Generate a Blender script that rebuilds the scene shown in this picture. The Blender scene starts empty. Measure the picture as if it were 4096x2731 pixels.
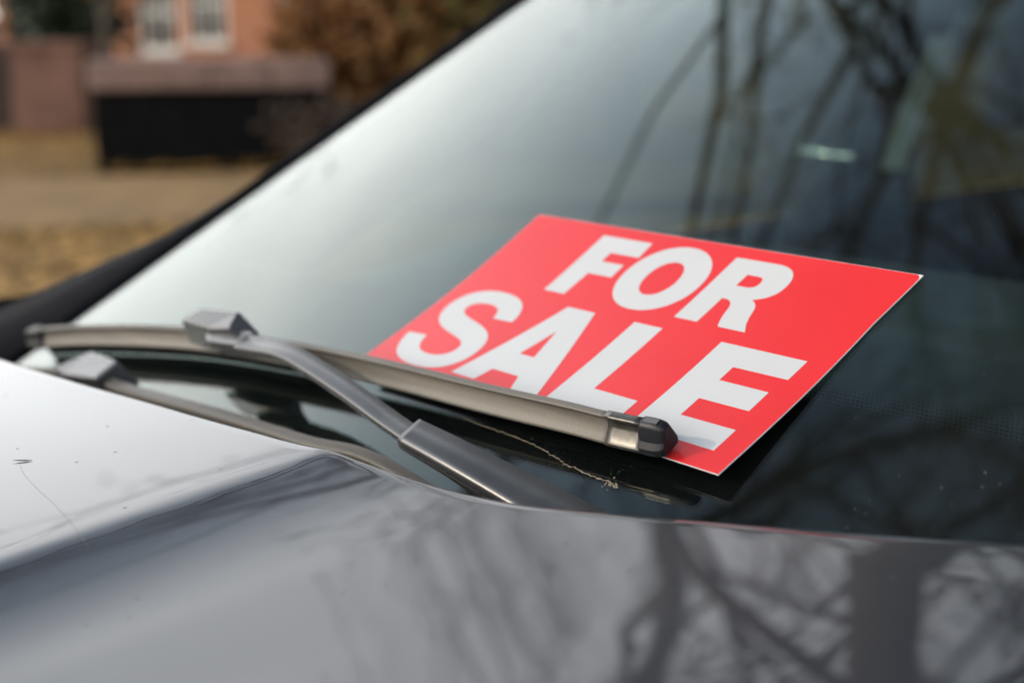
import bpy, bmesh, math, random
from mathutils import Vector, Matrix

# ------------------------------------------------------------------ camera, sky, sun, exposure
scene = bpy.context.scene
C = scene.collection
EYE = 1.25                                   # height of the lens above the road
rad = math.radians

cam_data = bpy.data.cameras.new('camera')
cam = bpy.data.objects.new('camera', cam_data)
C.objects.link(cam)
cam_data.lens = 50.0
cam_data.sensor_width = 36.0
cam_data.clip_start = 0.02
cam_data.clip_end = 2000.0
cam.matrix_world = Matrix((
    (0.63613426, -0.16992479, 0.75263455, 0.0),
    (0.77157838, 0.14009591, -0.62051586, 0.0),
    (0.0, 0.97544795, 0.22023010, EYE),
    (0, 0, 0, 1)))
cam_data.dof.use_dof = True
cam_data.dof.focus_distance = 0.685
cam_data.dof.aperture_fstop = 4.6
scene.camera = cam

SUN = Vector((-0.60, -0.70, 0.39)).normalized()
SUN_EL = math.asin(SUN.z)
SUN_ROT = math.atan2(SUN.x, SUN.y)

world = bpy.data.worlds.new('World')
scene.world = world
world.use_nodes = True
wn = world.node_tree
sky = wn.nodes.new('ShaderNodeTexSky')
sky.sky_type = 'NISHITA'
sky.sun_disc = False
sky.sun_elevation = SUN_EL
sky.sun_rotation = SUN_ROT
sky.air_density = 1.0
sky.dust_density = 2.0
sky.ozone_density = 2.0
# thin white veil of cloud: strongest low down, thinning to blue overhead
SKY_STRENGTH = 0.15
VEIL = 3.0
def wmath(op, a, b=None):
    k = wn.nodes.new('ShaderNodeMath')
    k.operation = op
    for i_, x_ in enumerate((a, b)):
        if x_ is None:
            continue
        if isinstance(x_, (int, float)):
            k.inputs[i_].default_value = x_
        else:
            wn.links.new(x_, k.inputs[i_])
    return k.outputs[0]
wtc = wn.nodes.new('ShaderNodeTexCoord')
wsep = wn.nodes.new('ShaderNodeSeparateXYZ')
wn.links.new(wtc.outputs['Generated'], wsep.inputs[0])
wz = wmath('MAXIMUM', wsep.outputs[2], 0.0)
wlow = wn.nodes.new('ShaderNodeMapRange')
wlow.interpolation_type = 'SMOOTHSTEP'
wlow.inputs[1].default_value = 0.40
wlow.inputs[2].default_value = 0.80
wlow.inputs[3].default_value = 1.0
wlow.inputs[4].default_value = 0.075
wn.links.new(wz, wlow.inputs[0])
# forward scattering: the veil is brighter towards the sun
wdot = wn.nodes.new('ShaderNodeVectorMath')
wdot.operation = 'DOT_PRODUCT'
wn.links.new(wtc.outputs['Generated'], wdot.inputs[0])
wdot.inputs[1].default_value = SUN
wsc = wn.nodes.new('ShaderNodeMapRange')
wsc.interpolation_type = 'SMOOTHSTEP'
wsc.inputs[1].default_value = -0.45
wsc.inputs[2].default_value = 0.65
wsc.inputs[3].default_value = 0.22
wsc.inputs[4].default_value = 1.45
wn.links.new(wdot.outputs['Value'], wsc.inputs[0])
wfs = wsc.outputs[0]
veil = wmath('MULTIPLY', wmath('MULTIPLY', wlow.outputs[0], wfs), VEIL / SKY_STRENGTH)
wnoise = wn.nodes.new('ShaderNodeTexNoise')
wnoise.inputs['Scale'].default_value = 2.4
wnoise.inputs['Detail'].default_value = 5
wmap = wn.nodes.new('ShaderNodeMapping')
wmap.inputs['Scale'].default_value = (1, 1, 2.2)
wn.links.new(wtc.outputs['Generated'], wmap.inputs[0])
wn.links.new(wmap.outputs[0], wnoise.inputs['Vector'])
veil = wmath('MULTIPLY', veil, wmath('ADD', wmath('MULTIPLY', wnoise.outputs['Fac'], 0.7), 0.65))
wveil = wn.nodes.new('ShaderNodeCombineColor')
# white low down, bluer where the cloud is thin
wn.links.new(wmath('MULTIPLY', veil, wmath('ADD', wmath('MULTIPLY', wlow.outputs[0], 0.40), 0.60)), wveil.inputs[0])
wn.links.new(wmath('MULTIPLY', veil, wmath('ADD', wmath('MULTIPLY', wlow.outputs[0], 0.16), 0.825)), wveil.inputs[1])
wn.links.new(wmath('MULTIPLY', veil, wmath('ADD', wmath('MULTIPLY', wlow.outputs[0], -0.10), 1.05)), wveil.inputs[2])
wadd = wn.nodes.new('ShaderNodeMix')
wadd.data_type = 'RGBA'
wadd.blend_type = 'ADD'
wadd.inputs[0].default_value = 1.0
wn.links.new(sky.outputs[0], wadd.inputs[6])
wn.links.new(wveil.outputs[0], wadd.inputs[7])
wn.links.new(wadd.outputs[2], wn.nodes['Background'].inputs[0])
wn.nodes['Background'].inputs[1].default_value = SKY_STRENGTH

sun_data = bpy.data.lights.new('sun', 'SUN')
sun_data.energy = 2.4
sun_data.angle = rad(1.2)
sun_data.color = (1.0, 0.86, 0.66)
sun = bpy.data.objects.new('sun', sun_data)
C.objects.link(sun)
sun.rotation_euler = SUN.to_track_quat('Z', 'Y').to_euler()

scene.view_settings.view_transform = 'Standard'
scene.view_settings.look = 'None'
scene.view_settings.gamma = 1.0
scene.view_settings.use_curve_mapping = False
scene.view_settings.exposure = -0.8
scene.render.engine = 'CYCLES'
scene.cycles.max_bounces = 10
scene.cycles.transparent_max_bounces = 16
scene.cycles.caustics_reflective = False
scene.cycles.caustics_refractive = False
scene.cycles.sample_clamp_indirect = 6.0
scene.cycles.use_denoising = True

# ------------------------------------------------------------------ helpers
random.seed(11)


def V(*a):
    return Vector(a)


def up_from_eye(p):
    """points measured from the lens -> world"""
    return Vector((p[0], p[1], p[2] + EYE))


def nodes_of(m):
    m.use_nodes = True
    return m.node_tree.nodes, m.node_tree.links


def mat(name, color, rough=0.5, metallic=0.0, coat=0.0, coat_rough=0.05, spec=0.5,
        noise=0.0, scale=20.0, bump=0.0, bump_scale=200.0, tint=None, aniso=None):
    """Principled material with a noise tint and a fine bump."""
    m = bpy.data.materials.new(name)
    n, l = nodes_of(m)
    b = n['Principled BSDF']
    b.inputs['Base Color'].default_value = (*color, 1)
    b.inputs['Roughness'].default_value = rough
    b.inputs['Metallic'].default_value = metallic
    b.inputs['Coat Weight'].default_value = coat
    b.inputs['Coat IOR'].default_value = 1.42
    b.inputs['Coat Roughness'].default_value = coat_rough
    b.inputs['Specular IOR Level'].default_value = spec
    tc = n.new('ShaderNodeTexCoord')
    if noise > 0:
        t = n.new('ShaderNodeTexNoise')
        t.inputs['Scale'].default_value = scale
        t.inputs['Detail'].default_value = 6
        mp = n.new('ShaderNodeMapping')
        if aniso:
            mp.inputs['Scale'].default_value = aniso
        l.new(tc.outputs['Object'], mp.inputs['Vector'])
        l.new(mp.outputs[0], t.inputs['Vector'])
        r = n.new('ShaderNodeValToRGB')
        r.color_ramp.elements[0].position = 0.3
        r.color_ramp.elements[1].position = 0.7
        c2 = tint or tuple(min(1, c * (1 + noise)) for c in color)
        c1 = tuple(c * (1 - noise) for c in color)
        r.color_ramp.elements[0].color = (*c1, 1)
        r.color_ramp.elements[1].color = (*c2, 1)
        l.new(t.outputs['Fac'], r.inputs['Fac'])
        l.new(r.outputs[0], b.inputs['Base Color'])
    if bump > 0:
        t2 = n.new('ShaderNodeTexNoise')
        t2.inputs['Scale'].default_value = bump_scale
        t2.inputs['Detail'].default_value = 4
        l.new(tc.outputs['Object'], t2.inputs['Vector'])
        bp = n.new('ShaderNodeBump')
        bp.inputs['Strength'].default_value = bump
        bp.inputs['Distance'].default_value = 0.002
        l.new(t2.outputs['Fac'], bp.inputs['Height'])
        l.new(bp.outputs[0], b.inputs['Normal'])
    return m


def link_mesh(name, verts, faces, material, parent=None, smooth=False, weld=False):
    me = bpy.data.meshes.new(name)
    me.from_pydata([tuple(v) for v in verts], [], faces)
    me.validate()
    if weld:
        bm = bmesh.new()
        bm.from_mesh(me)
        bmesh.ops.remove_doubles(bm, verts=bm.verts, dist=1e-5)
        bmesh.ops.recalc_face_normals(bm, faces=bm.faces)
        bm.to_mesh(me)
        bm.free()
    if smooth:
        for p in me.polygons:
            p.use_smooth = True
    if material is not None:
        me.materials.append(material)
    o = bpy.data.objects.new(name, me)
    C.objects.link(o)
    if parent is not None:
        o.parent = parent
        o.matrix_parent_inverse = world_of(parent).inverted()
    return o


def world_of(o):
    m = o.matrix_basis.copy()
    while o.parent is not None:
        m = o.parent.matrix_basis @ (o.matrix_parent_inverse @ m)
        o = o.parent
    return m


def empty(name, loc, rz=0.0):
    o = bpy.data.objects.new(name, None)
    o.empty_display_size = 0.1
    o.location = loc
    o.rotation_euler = (0, 0, rz)
    C.objects.link(o)
    return o


def tag(o, label=None, cat=None, group=None, kind=None):
    if label:
        o['label'] = label
    if cat:
        o['category'] = cat
    if group:
        o['group'] = group
    if kind:
        o['kind'] = kind
    return o


class MB:
    """collects geometry, links it as one mesh object"""

    def __init__(self):
        self.v, self.f = [], []

    def add(self, verts, faces):
        k = len(self.v)
        self.v += [Vector(p) for p in verts]
        self.f += [tuple(i + k for i in fc) for fc in faces]

    def box(self, c, s, rz=0.0):
        x, y, z = s[0] / 2, s[1] / 2, s[2] / 2
        R = Matrix.Rotation(rz, 3, 'Z')
        vs = [Vector(c) + R @ Vector((a * x, b * y, d * z)) for a in (-1, 1) for b in (-1, 1) for d in (-1, 1)]
        self.add(vs, [(0, 1, 3, 2), (4, 6, 7, 5), (0, 4, 5, 1), (2, 3, 7, 6), (0, 2, 6, 4), (1, 5, 7, 3)])

    def loft(self, rings, closed=True, caps=True):
        n = len(rings[0])
        vs = [p for r in rings for p in r]
        fs = []
        for i in range(len(rings) - 1):
            for j in range(n if closed else n - 1):
                a, b = i * n + j, i * n + (j + 1) % n
                fs.append((a, b, b + n, a + n))
        if caps and closed:
            fs.append(tuple(reversed(range(n))))
            fs.append(tuple(range((len(rings) - 1) * n, len(rings) * n)))
        self.add(vs, fs)

    def tube(self, pts, radii, sides=6):
        rings = []
        pts = [Vector(p) for p in pts]
        ref = V(0.3, 0.2, 0.93)
        for i, p in enumerate(pts):
            t = (pts[min(i + 1, len(pts) - 1)] - pts[max(i - 1, 0)]).normalized()
            a = t.cross(ref)
            if a.length < 0.05:
                a = t.cross(V(1, 0, 0))
            a.normalize()
            b = t.cross(a)
            r = radii[i] if hasattr(radii, '__len__') else radii
            rings.append([p + (a * math.cos(2 * math.pi * k / sides) + b * math.sin(2 * math.pi * k / sides)) * r
                          for k in range(sides)])
        self.loft(rings)

    def build(self, name, material, parent=None, smooth=False, weld=True):
        return link_mesh(name, self.v, self.f, material, parent, smooth, weld)


def bevel(o, width, segs=2, angle=30):
    m = o.modifiers.new('bevel', 'BEVEL')
    m.width = width
    m.segments = segs
    m.limit_method = 'ANGLE'
    m.angle_limit = rad(angle)
    return o


def lerp_table(tab, x):
    if x <= tab[0][0]:
        return tab[0][1]
    for (x0, y0), (x1, y1) in zip(tab, tab[1:]):
        if x <= x1:
            return y0 + (y1 - y0) * (x - x0) / (x1 - x0)
    return tab[-1][1]


def smooth_table(tab, x, w):
    """table lookup averaged over +-w, so kinks become soft radii"""
    return sum(lerp_table(tab, x + w * k / 4.0) for k in range(-4, 5)) / 9.0


def resample(pts, n):
    pts = [Vector(p) for p in pts]
    P = [pts[0] * 2 - pts[1]] + pts + [pts[-1] * 2 - pts[-2]]
    out = []
    segs = len(pts) - 1
    for i in range(n + 1):
        u = i / n * segs
        k = min(int(u), segs - 1)
        t = u - k
        p0, p1, p2, p3 = P[k], P[k + 1], P[k + 2], P[k + 3]
        out.append(0.5 * ((2 * p1) + (p2 - p0) * t + (2 * p0 - 5 * p1 + 4 * p2 - p3) * t * t
                          + (3 * p1 - p0 - 3 * p2 + p3) * t ** 3))
    return out


# ------------------------------------------------------------------ materials
paint = mat('silver_grey_paint', (0.024, 0.028, 0.036), 0.45, spec=.2, metallic=0.15, coat=1.0, coat_rough=0.02,
            noise=0.03, scale=3)
def add_dust_specks(m, scale, amount, tone):
    n, l = m.node_tree.nodes, m.node_tree.links
    b = n['Principled BSDF']
    src = b.inputs['Base Color'].links[0].from_socket
    tc = n.new('ShaderNodeTexCoord')
    vo = n.new('ShaderNodeTexVoronoi')
    vo.inputs['Scale'].default_value = scale
    l.new(tc.outputs['Object'], vo.inputs['Vector'])
    sep = n.new('ShaderNodeSeparateColor')
    l.new(vo.outputs['Color'], sep.inputs[0])
    k1 = n.new('ShaderNodeMath')
    k1.operation = 'GREATER_THAN'
    k1.inputs[1].default_value = 1 - amount
    l.new(sep.outputs[0], k1.inputs[0])
    k2 = n.new('ShaderNodeMath')
    k2.operation = 'LESS_THAN'
    k2.inputs[1].default_value = .13
    l.new(vo.outputs['Distance'], k2.inputs[0])
    k3 = n.new('ShaderNodeMath')
    k3.operation = 'MULTIPLY'
    l.new(k1.outputs[0], k3.inputs[0])
    l.new(k2.outputs[0], k3.inputs[1])
    mx = n.new('ShaderNodeMix')
    mx.data_type = 'RGBA'
    mx.inputs[7].default_value = (*tone, 1)
    l.new(k3.outputs[0], mx.inputs[0])
    l.new(src, mx.inputs[6])
    l.new(mx.outputs[2], b.inputs['Base Color'])
    inv = n.new('ShaderNodeMath')
    inv.operation = 'SUBTRACT'
    inv.inputs[0].default_value = 1.0
    l.new(k3.outputs[0], inv.inputs[1])
    l.new(inv.outputs[0], b.inputs['Coat Weight'])


add_dust_specks(paint, 150, .05, (.10, .09, .075))
black_trim = mat('satin_black_trim', (0.010, 0.010, 0.012), 0.75, spec=0.05, noise=0.2, scale=30)
black_plastic = mat('black_plastic', (0.02, 0.02, 0.022), 0.45, noise=0.25, scale=60, bump=0.15, bump_scale=900)
arm_paint = mat('satin_black_metal', (0.038, 0.038, 0.040), 0.27, spec=0.75, metallic=0.0, noise=0.15, scale=60,
                bump=0.06, bump_scale=2500)
dark_void = mat('engine_bay_black', (0.008, 0.008, 0.009), 0.7)
cabin_grey = mat('cabin_grey_plastic', (0.035, 0.037, 0.04), 0.55, noise=0.2, scale=40)
cabin_cloth = mat('cabin_cloth', (0.05, 0.055, 0.065), 0.85, noise=0.3, scale=120)
belt_cloth = mat('grey_belt_webbing', (0.34, 0.34, 0.32), 0.7, noise=0.1, scale=300)
chrome = mat('chrome', (0.85, 0.82, 0.74), 0.16, metallic=1.0)
tyre_rubber = mat('tyre_rubber', (0.02, 0.02, 0.02), 0.8, noise=0.2, scale=30)
rim_alloy = mat('rim_alloy', (0.5, 0.5, 0.52), 0.3, metallic=0.9)
lamp_glass = mat('lamp_glass', (0.6, 0.62, 0.65), 0.08, coat=1.0)


def dusty_rubber():
    """black rubber with dry beige road dust, streaked along the blade"""
    m = bpy.data.materials.new('dusty_rubber')
    n, l = nodes_of(m)
    b = n['Principled BSDF']
    tc = n.new('ShaderNodeTexCoord')
    t = n.new('ShaderNodeTexNoise')
    mp = n.new('ShaderNodeMapping')
    mp.inputs['Scale'].default_value = (6, 160, 160)
    t.inputs['Scale'].default_value = 1.0
    t.inputs['Detail'].default_value = 8
    l.new(tc.outputs['Object'], mp.inputs[0])
    l.new(mp.outputs[0], t.inputs['Vector'])
    sp = n.new('ShaderNodeTexNoise')
    sp.inputs['Scale'].default_value = 1400
    sp.inputs['Detail'].default_value = 2
    l.new(tc.outputs['Object'], sp.inputs['Vector'])
    r = n.new('ShaderNodeValToRGB')
    r.color_ramp.elements[0].position = 0.3
    r.color_ramp.elements[0].color = (0.07, 0.06, 0.047, 1)
    r.color_ramp.elements[1].position = 0.72
    r.color_ramp.elements[1].color = (0.13, 0.11, 0.086, 1)
    l.new(t.outputs['Fac'], r.inputs[0])
    r2 = n.new('ShaderNodeValToRGB')
    r2.color_ramp.elements[0].position = 0.66
    r2.color_ramp.elements[0].color = (0, 0, 0, 1)
    r2.color_ramp.elements[1].position = 0.78
    r2.color_ramp.elements[1].color = (0.25, 0.22, 0.18, 1)
    l.new(sp.outputs['Fac'], r2.inputs[0])
    mx = n.new('ShaderNodeMix')
    mx.data_type = 'RGBA'
    mx.blend_type = 'ADD'
    mx.inputs[0].default_value = 1.0
    l.new(r.outputs[0], mx.inputs[6])
    l.new(r2.outputs[0], mx.inputs[7])
    l.new(mx.outputs[2], b.inputs['Base Color'])
    b.inputs['Roughness'].default_value = 0.5
    b.inputs['Sheen Weight'].default_value = 0.15
    return m


blade_rubber = dusty_rubber()


def glass_material(name, tint, dust=True):
    """thin float glass: Schlick reflection on each face, the rest passes tinted; dust specks outside"""
    m = bpy.data.materials.new(name)
    n, l = nodes_of(m)
    n.remove(n['Principled BSDF'])
    out = n['Material Output']
    geo = n.new('ShaderNodeNewGeometry')
    dot = n.new('ShaderNodeVectorMath')
    dot.operation = 'DOT_PRODUCT'
    l.new(geo.outputs['Normal'], dot.inputs[0])
    l.new(geo.outputs['Incoming'], dot.inputs[1])

    def M(op, a, b=None):
        k = n.new('ShaderNodeMath')
        k.operation = op
        for i, x in enumerate((a, b)):
            if x is None:
                continue
            if isinstance(x, (int, float)):
                k.inputs[i].default_value = x
            else:
                l.new(x, k.inputs[i])
        return k.outputs[0]
    c = M('ABSOLUTE', dot.outputs['Value'])
    s = M('POWER', M('SUBTRACT', 1.0, c), 5.0)
    fr = M('ADD', M('MULTIPLY', s, 0.957), 0.043)
    tr = n.new('ShaderNodeBsdfTransparent')
    tr.inputs[0].default_value = (*tint, 1)
    gl = n.new('ShaderNodeBsdfGlossy')
    gl.inputs['Roughness'].default_value = 0.0
    gl.inputs[0].default_value = (1.0, 0.985, 0.955, 1)
    mix = n.new('ShaderNodeMixShader')
    l.new(fr, mix.inputs[0])
    l.new(tr.outputs[0], mix.inputs[1])
    l.new(gl.outputs[0], mix.inputs[2])
    last = mix.outputs[0]
    if dust:
        tc = n.new('ShaderNodeTexCoord')
        vo = n.new('ShaderNodeTexVoronoi')
        vo.inputs['Scale'].default_value = 330
        l.new(tc.outputs['Object'], vo.inputs['Vector'])
        sep = n.new('ShaderNodeSeparateColor')
        l.new(vo.outputs['Color'], sep.inputs[0])
        rare = M('GREATER_THAN', sep.outputs[0], 0.82)
        rs = M('MULTIPLY', sep.outputs[1], 0.115)
        dotm = M('LESS_THAN', vo.outputs['Distance'], rs)
        patch = n.new('ShaderNodeTexNoise')
        patch.inputs['Scale'].default_value = 9
        patch.inputs['Detail'].default_value = 5
        l.new(tc.outputs['Object'], patch.inputs['Vector'])
        pr = n.new('ShaderNodeMapRange')
        pr.inputs[1].default_value = 0.42
        pr.inputs[2].default_value = 0.68
        l.new(patch.outputs['Fac'], pr.inputs[0])
        specks = M('MULTIPLY', M('MULTIPLY', rare, dotm), 0.75)
        specks = M('MULTIPLY', specks, M('ADD', M('MULTIPLY', pr.outputs[0], 0.9), 0.1))
        film = M('MULTIPLY', pr.outputs[0], 0.012)
        fac = M('MAXIMUM', specks, film)
        df = n.new('ShaderNodeBsdfDiffuse')
        df.inputs[0].default_value = (0.33, 0.31, 0.25, 1)
        mix2 = n.new('ShaderNodeMixShader')
        l.new(fac, mix2.inputs[0])
        l.new(last, mix2.inputs[1])
        l.new(df.outputs[0], mix2.inputs[2])
        last = mix2.outputs[0]
    l.new(last, out.inputs['Surface'])
    return m


windscreen_glass = glass_material('windscreen_glass', (0.81, 0.90, 0.87))
clean_glass = glass_material('clean_glass', (0.81, 0.90, 0.87), dust=False)
side_glass = glass_material('side_glass', (0.22, 0.27, 0.27), dust=False)

# ------------------------------------------------------------------ the lie of the land
def heading(az, dist, z=0.0):
    """a spot on the ground, az degrees right of the street's cross direction"""
    hx, hy = -0.77157838, 0.63613426
    hx, hy = -0.7716, 0.6361
    a = rad(az)
    return Vector(((hx * math.cos(a) + hy * math.sin(a)) * dist,
                   (hy * math.cos(a) - hx * math.sin(a)) * dist, z))


def face_angle(az):
    p = heading(az, 1.0)
    return math.atan2(p.y, p.x) - math.pi / 2          # local -Y then faces the car


def ground_material():
    m = bpy.data.materials.new('dry_autumn_lawn')
    n, l = nodes_of(m)
    b = n['Principled BSDF']
    tc = n.new('ShaderNodeTexCoord')
    big = n.new('ShaderNodeTexNoise')
    big.inputs['Scale'].default_value = 0.35
    big.inputs['Detail'].default_value = 5
    small = n.new('ShaderNodeTexNoise')
    small.inputs['Scale'].default_value = 22
    small.inputs['Detail'].default_value = 6
    l.new(tc.outputs['Object'], big.inputs[0])
    l.new(tc.outputs['Object'], small.inputs[0])
    r1 = n.new('ShaderNodeValToRGB')
    e = r1.color_ramp.elements
    e[0].position, e[0].color = 0.35, (0.20, 0.115, 0.03, 1)
    e[1].position, e[1].color = 0.65, (0.46, 0.25, 0.045, 1)
    l.new(big.outputs['Fac'], r1.inputs[0])
    r2 = n.new('ShaderNodeValToRGB')
    e = r2.color_ramp.elements
    e[0].position, e[0].color = 0.3, (0.45, 0.45, 0.4, 1)
    e[1].position, e[1].color = 0.7, (1.0, 0.95, 0.85, 1)
    l.new(small.outputs['Fac'], r2.inputs[0])
    mx = n.new('ShaderNodeMix')
    mx.data_type = 'RGBA'
    mx.blend_type = 'MULTIPLY'
    mx.inputs[0].default_value = 1
    l.new(r1.outputs[0], mx.inputs[6])
    l.new(r2.outputs[0], mx.inputs[7])
    l.new(mx.outputs[2], b.inputs['Base Color'])
    b.inputs['Roughness'].default_value = 0.95
    bp = n.new('ShaderNodeBump')
    bp.inputs['Distance'].default_value = 0.05
    l.new(small.outputs['Fac'], bp.inputs['Height'])
    l.new(bp.outputs[0], b.inputs['Normal'])
    return m


G0 = MB()
G0.add([(-600, -600, -0.12), (600, -600, -0.12), (600, 600, -0.12), (-600, 600, -0.12)], [(0, 1, 2, 3)])
tag(G0.build('ground', ground_material()), kind='structure')
road_mat = mat('asphalt', (0.055, 0.054, 0.052), 0.9, noise=0.35, scale=40, bump=0.6, bump_scale=120)
R0 = MB()
R0.box((-0.6, 20, -0.06), (6.6, 240, 0.12))
tag(R0.build('road', road_mat), kind='structure')
kerb_mat = mat('kerb_concrete', (0.30, 0.28, 0.25), 0.9, noise=0.2, scale=15, bump=0.4)
K0 = MB()
K0.box((-3.975, 20, 0.01), (0.15, 240, 0.24))
tag(K0.build('kerb', kerb_mat), kind='structure')
lawn = MB()
nx, ny = 40, 60
for i in range(nx + 1):
    for j in range(ny + 1):
        x = -4.05 - i * 1.2
        y = -26 + j * 1.6
        lawn.v.append(Vector((x, y, 0.10 + 0.03 * math.sin(x * 1.3 + y) + 0.02 * math.sin(2.1 * y))))
for i in range(nx):
    for j in range(ny):
        a = i * (ny + 1) + j
        lawn.f.append((a, a + 1, a + ny + 2, a + ny + 1))
tag(lawn.build('lawn', ground_material(), smooth=True), kind='structure')
path_mat = mat('worn_path', (0.27, 0.16, 0.058), 0.95, noise=0.3, scale=3, bump=0.5, bump_scale=60)
PT = MB()
PT.add([heading(-48, 8.3, 0.165), heading(-34, 8.1, 0.165), heading(-20, 8.0, 0.165), heading(-4, 8.3, 0.165), heading(10, 9.2, 0.165),
        heading(10, 11.6, 0.165), heading(-4, 10.9, 0.165), heading(-20, 10.6, 0.165), heading(-34, 10.9, 0.165), heading(-48, 11.4, 0.165)],
       [(0, 1, 8, 9), (1, 2, 7, 8), (2, 3, 6, 7), (3, 4, 5, 6)])
tag(PT.build('path', path_mat), kind='structure')

# fallen leaves: nobody could count them
leaf_mats = [mat('fallen_leaf_ochre', (0.56, 0.30, 0.05), 0.7), ]
LV = MB()
rnd = random.Random(5)
for i in range(15000):
    az = rnd.uniform(-34, 12)
    d = rnd.choice([rnd.uniform(5.2, 8.0), rnd.uniform(10.9, 16.0)])
    p = heading(az, d, 0.15 + rnd.uniform(0, 0.03))
    if p.x > -4.1:
        continue
    a = rnd.uniform(0, 6.28)
    s = rnd.uniform(0.022, 0.042)
    u_ = V(math.cos(a), math.sin(a), rnd.uniform(-.15, .15)) * s
    w_ = V(-math.sin(a), math.cos(a), rnd.uniform(-.15, .15)) * s * 0.7
    LV.add([p - u_, p + w_, p + u_, p - w_], [(0, 1, 2, 3)])
tag(LV.build('leaf_litter', leaf_mats[0], weld=False), 'ochre fallen leaves scattered over the dry lawn', 'leaves', kind='stuff')

# ------------------------------------------------------------------ trees
bark = mat('grey_brown_bark', (0.075, 0.06, 0.045), 0.95, noise=0.4, scale=25, bump=0.8, bump_scale=60)
leaf_rust = mat('rust_leaf', (0.20, 0.085, 0.02), 0.7, noise=0.4, scale=2)
leaf_olive = mat('olive_leaf', (0.12, 0.10, 0.025), 0.7, noise=0.4, scale=2)
leaf_dark = mat('dark_brown_leaf', (0.05, 0.03, 0.018), 0.8, noise=0.4, scale=2)
leaf_green = mat('dark_evergreen_leaf', (0.022, 0.035, 0.014), 0.6, noise=0.4, scale=3)


def make_tree(name, base, height, trunk_r, seed, leaves, leaf_mat, label, group=None, spread=1.0, first=0.32,
              lean=(0, 0), limbs=14, leaf_size=0.06):
    rr = random.Random(seed)
    root = empty(name, base)
    tk = MB()
    br = MB()
    tips = []
    pts, rs = [], []
    p = Vector(base)
    d = V(lean[0], lean[1], 1).normalized()
    for i in range(11):
        t = i / 10
        pts.append(p.copy())
        rs.append(trunk_r * (1.35 if i == 0 else (1 - 0.82 * t)))
        d = (d + V(rr.uniform(-.07, .07), rr.uniform(-.07, .07), 0.03)).normalized()
        p = p + d * height * 0.085
    tk.tube(pts, rs, 9)

    def grow(p, d, length, r, level):
        n = 4 if level < 3 else 3
        P, Rr = [p.copy()], [r]
        for i in range(n):
            d = (d + V(rr.uniform(-.22, .22), rr.uniform(-.22, .22), rr.uniform(-.08, .20))).normalized()
            p = p + d * length / n
            P.append(p.copy())
            Rr.append(r * (1 - 0.7 * (i + 1) / n))
        br.tube(P, Rr, 5 if level < 2 else 3)
        if level >= 3:
            tips.extend(P[1:])
            return
        kids = (6, 6, 5)[level] if level < 3 else 0
        for k in range(kids):
            t = rr.uniform(0.25, 1.0)
            i = min(int(t * n), n - 1)
            q = P[i].lerp(P[i + 1], t * n - i)
            a = rr.uniform(0, 6.283)
            e = V(math.cos(a), math.sin(a), rr.uniform(-.2, .6))
            dd = (d * 0.75 + e * 0.75).normalized()
            grow(q, dd, length * rr.uniform(.42, .62), max(r * 0.52 * (1 - .4 * t), 0.005), level + 1)
    for k in range(limbs):
        t = first + (1 - first) * (k + rr.uniform(0, .8)) / limbs
        i = min(int(t * 10), 9)
        q = pts[i].lerp(pts[i + 1], t * 10 - i)
        a = k * 2.4 + rr.uniform(-.4, .4)
        el = 0.35 + 0.6 * t
        dd = V(math.cos(a), math.sin(a), el).normalized()
        grow(q, dd, height * 0.42 * spread * (1.15 - 0.6 * t), trunk_r * 0.55 * (1.1 - 0.6 * t), 1)
    tk.build('trunk', bark, root, smooth=True, weld=False)
    br.build('branches', bark, root, weld=False)
    if leaves:
        lf = MB()
        for i in range(leaves):
            q = rr.choice(tips) + V(rr.gauss(0, .12), rr.gauss(0, .12), rr.gauss(0, .12))
            a = V(rr.uniform(-1, 1), rr.uniform(-1, 1), rr.uniform(-1, 1)).normalized() * leaf_size * rr.uniform(.7, 1.3)
            b = a.orthogonal().normalized() * leaf_size * 0.7
            lf.add([q - a, q + b, q + a, q - b], [(0, 1, 2, 3)])
        tag(lf.build('crown', leaf_mat, root, weld=False), kind='stuff')
    tag(root, label, 'tree', group)
    return root


make_tree('bare_tree', heading(13.2, 6.4, 0.1), 14.5, 0.25, 3, 900, leaf_olive,
          'bare tree with a thick trunk, mirrored in the bonnet and windscreen', spread=1.15, first=.38, limbs=17)
make_tree('bare_tree', heading(12.4, 9.4, 0.1), 12.0, 0.16, 17, 250, leaf_rust,
          'bare tree with a thinner trunk leaning left over the car roof', spread=1.3, first=.42, limbs=16, lean=(-.28, -.34))
make_tree('bare_tree', heading(-48, 7.2, 0.1), 12.5, 0.20, 29, 350, leaf_rust,
          'bare leaning tree farthest left by the kerb, its twigs mirrored low in the dark glass', spread=1.15, first=.50, limbs=15, lean=(.16, .19))
make_tree('bare_tree', heading(27, 9.0, 0.1), 9.5, 0.19, 21, 900, leaf_rust,
          'bare tree with rusty last leaves standing behind the rear of the car', first=.28, limbs=14)
make_tree('bare_tree', heading(-15.8, 14.2, 0.1), 2.8, 0.09, 71, 300, leaf_rust,
          'thin dark bare tree just left of the brick house windows', spread=.5, first=.45, limbs=9)
make_tree('bare_tree', heading(4.5, 15.0, 0.1), 11.5, 0.17, 51, 1500, leaf_olive,
          'slender twiggy bare tree between the thick trunk and the brick house', first=.18, limbs=18)
make_tree('bare_tree', heading(19, 17.0, 0.1), 13, 0.2, 61, 1500, leaf_olive,
          'tall bare tree behind the thick trunk, beyond the lawn', first=.2, limbs=18)
make_tree('bare_tree', heading(42, 14, 0.1), 11, 0.22, 33, 1500, leaf_olive,
          'bare tree farthest back along the street behind the car', first=.25, limbs=13)


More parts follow.
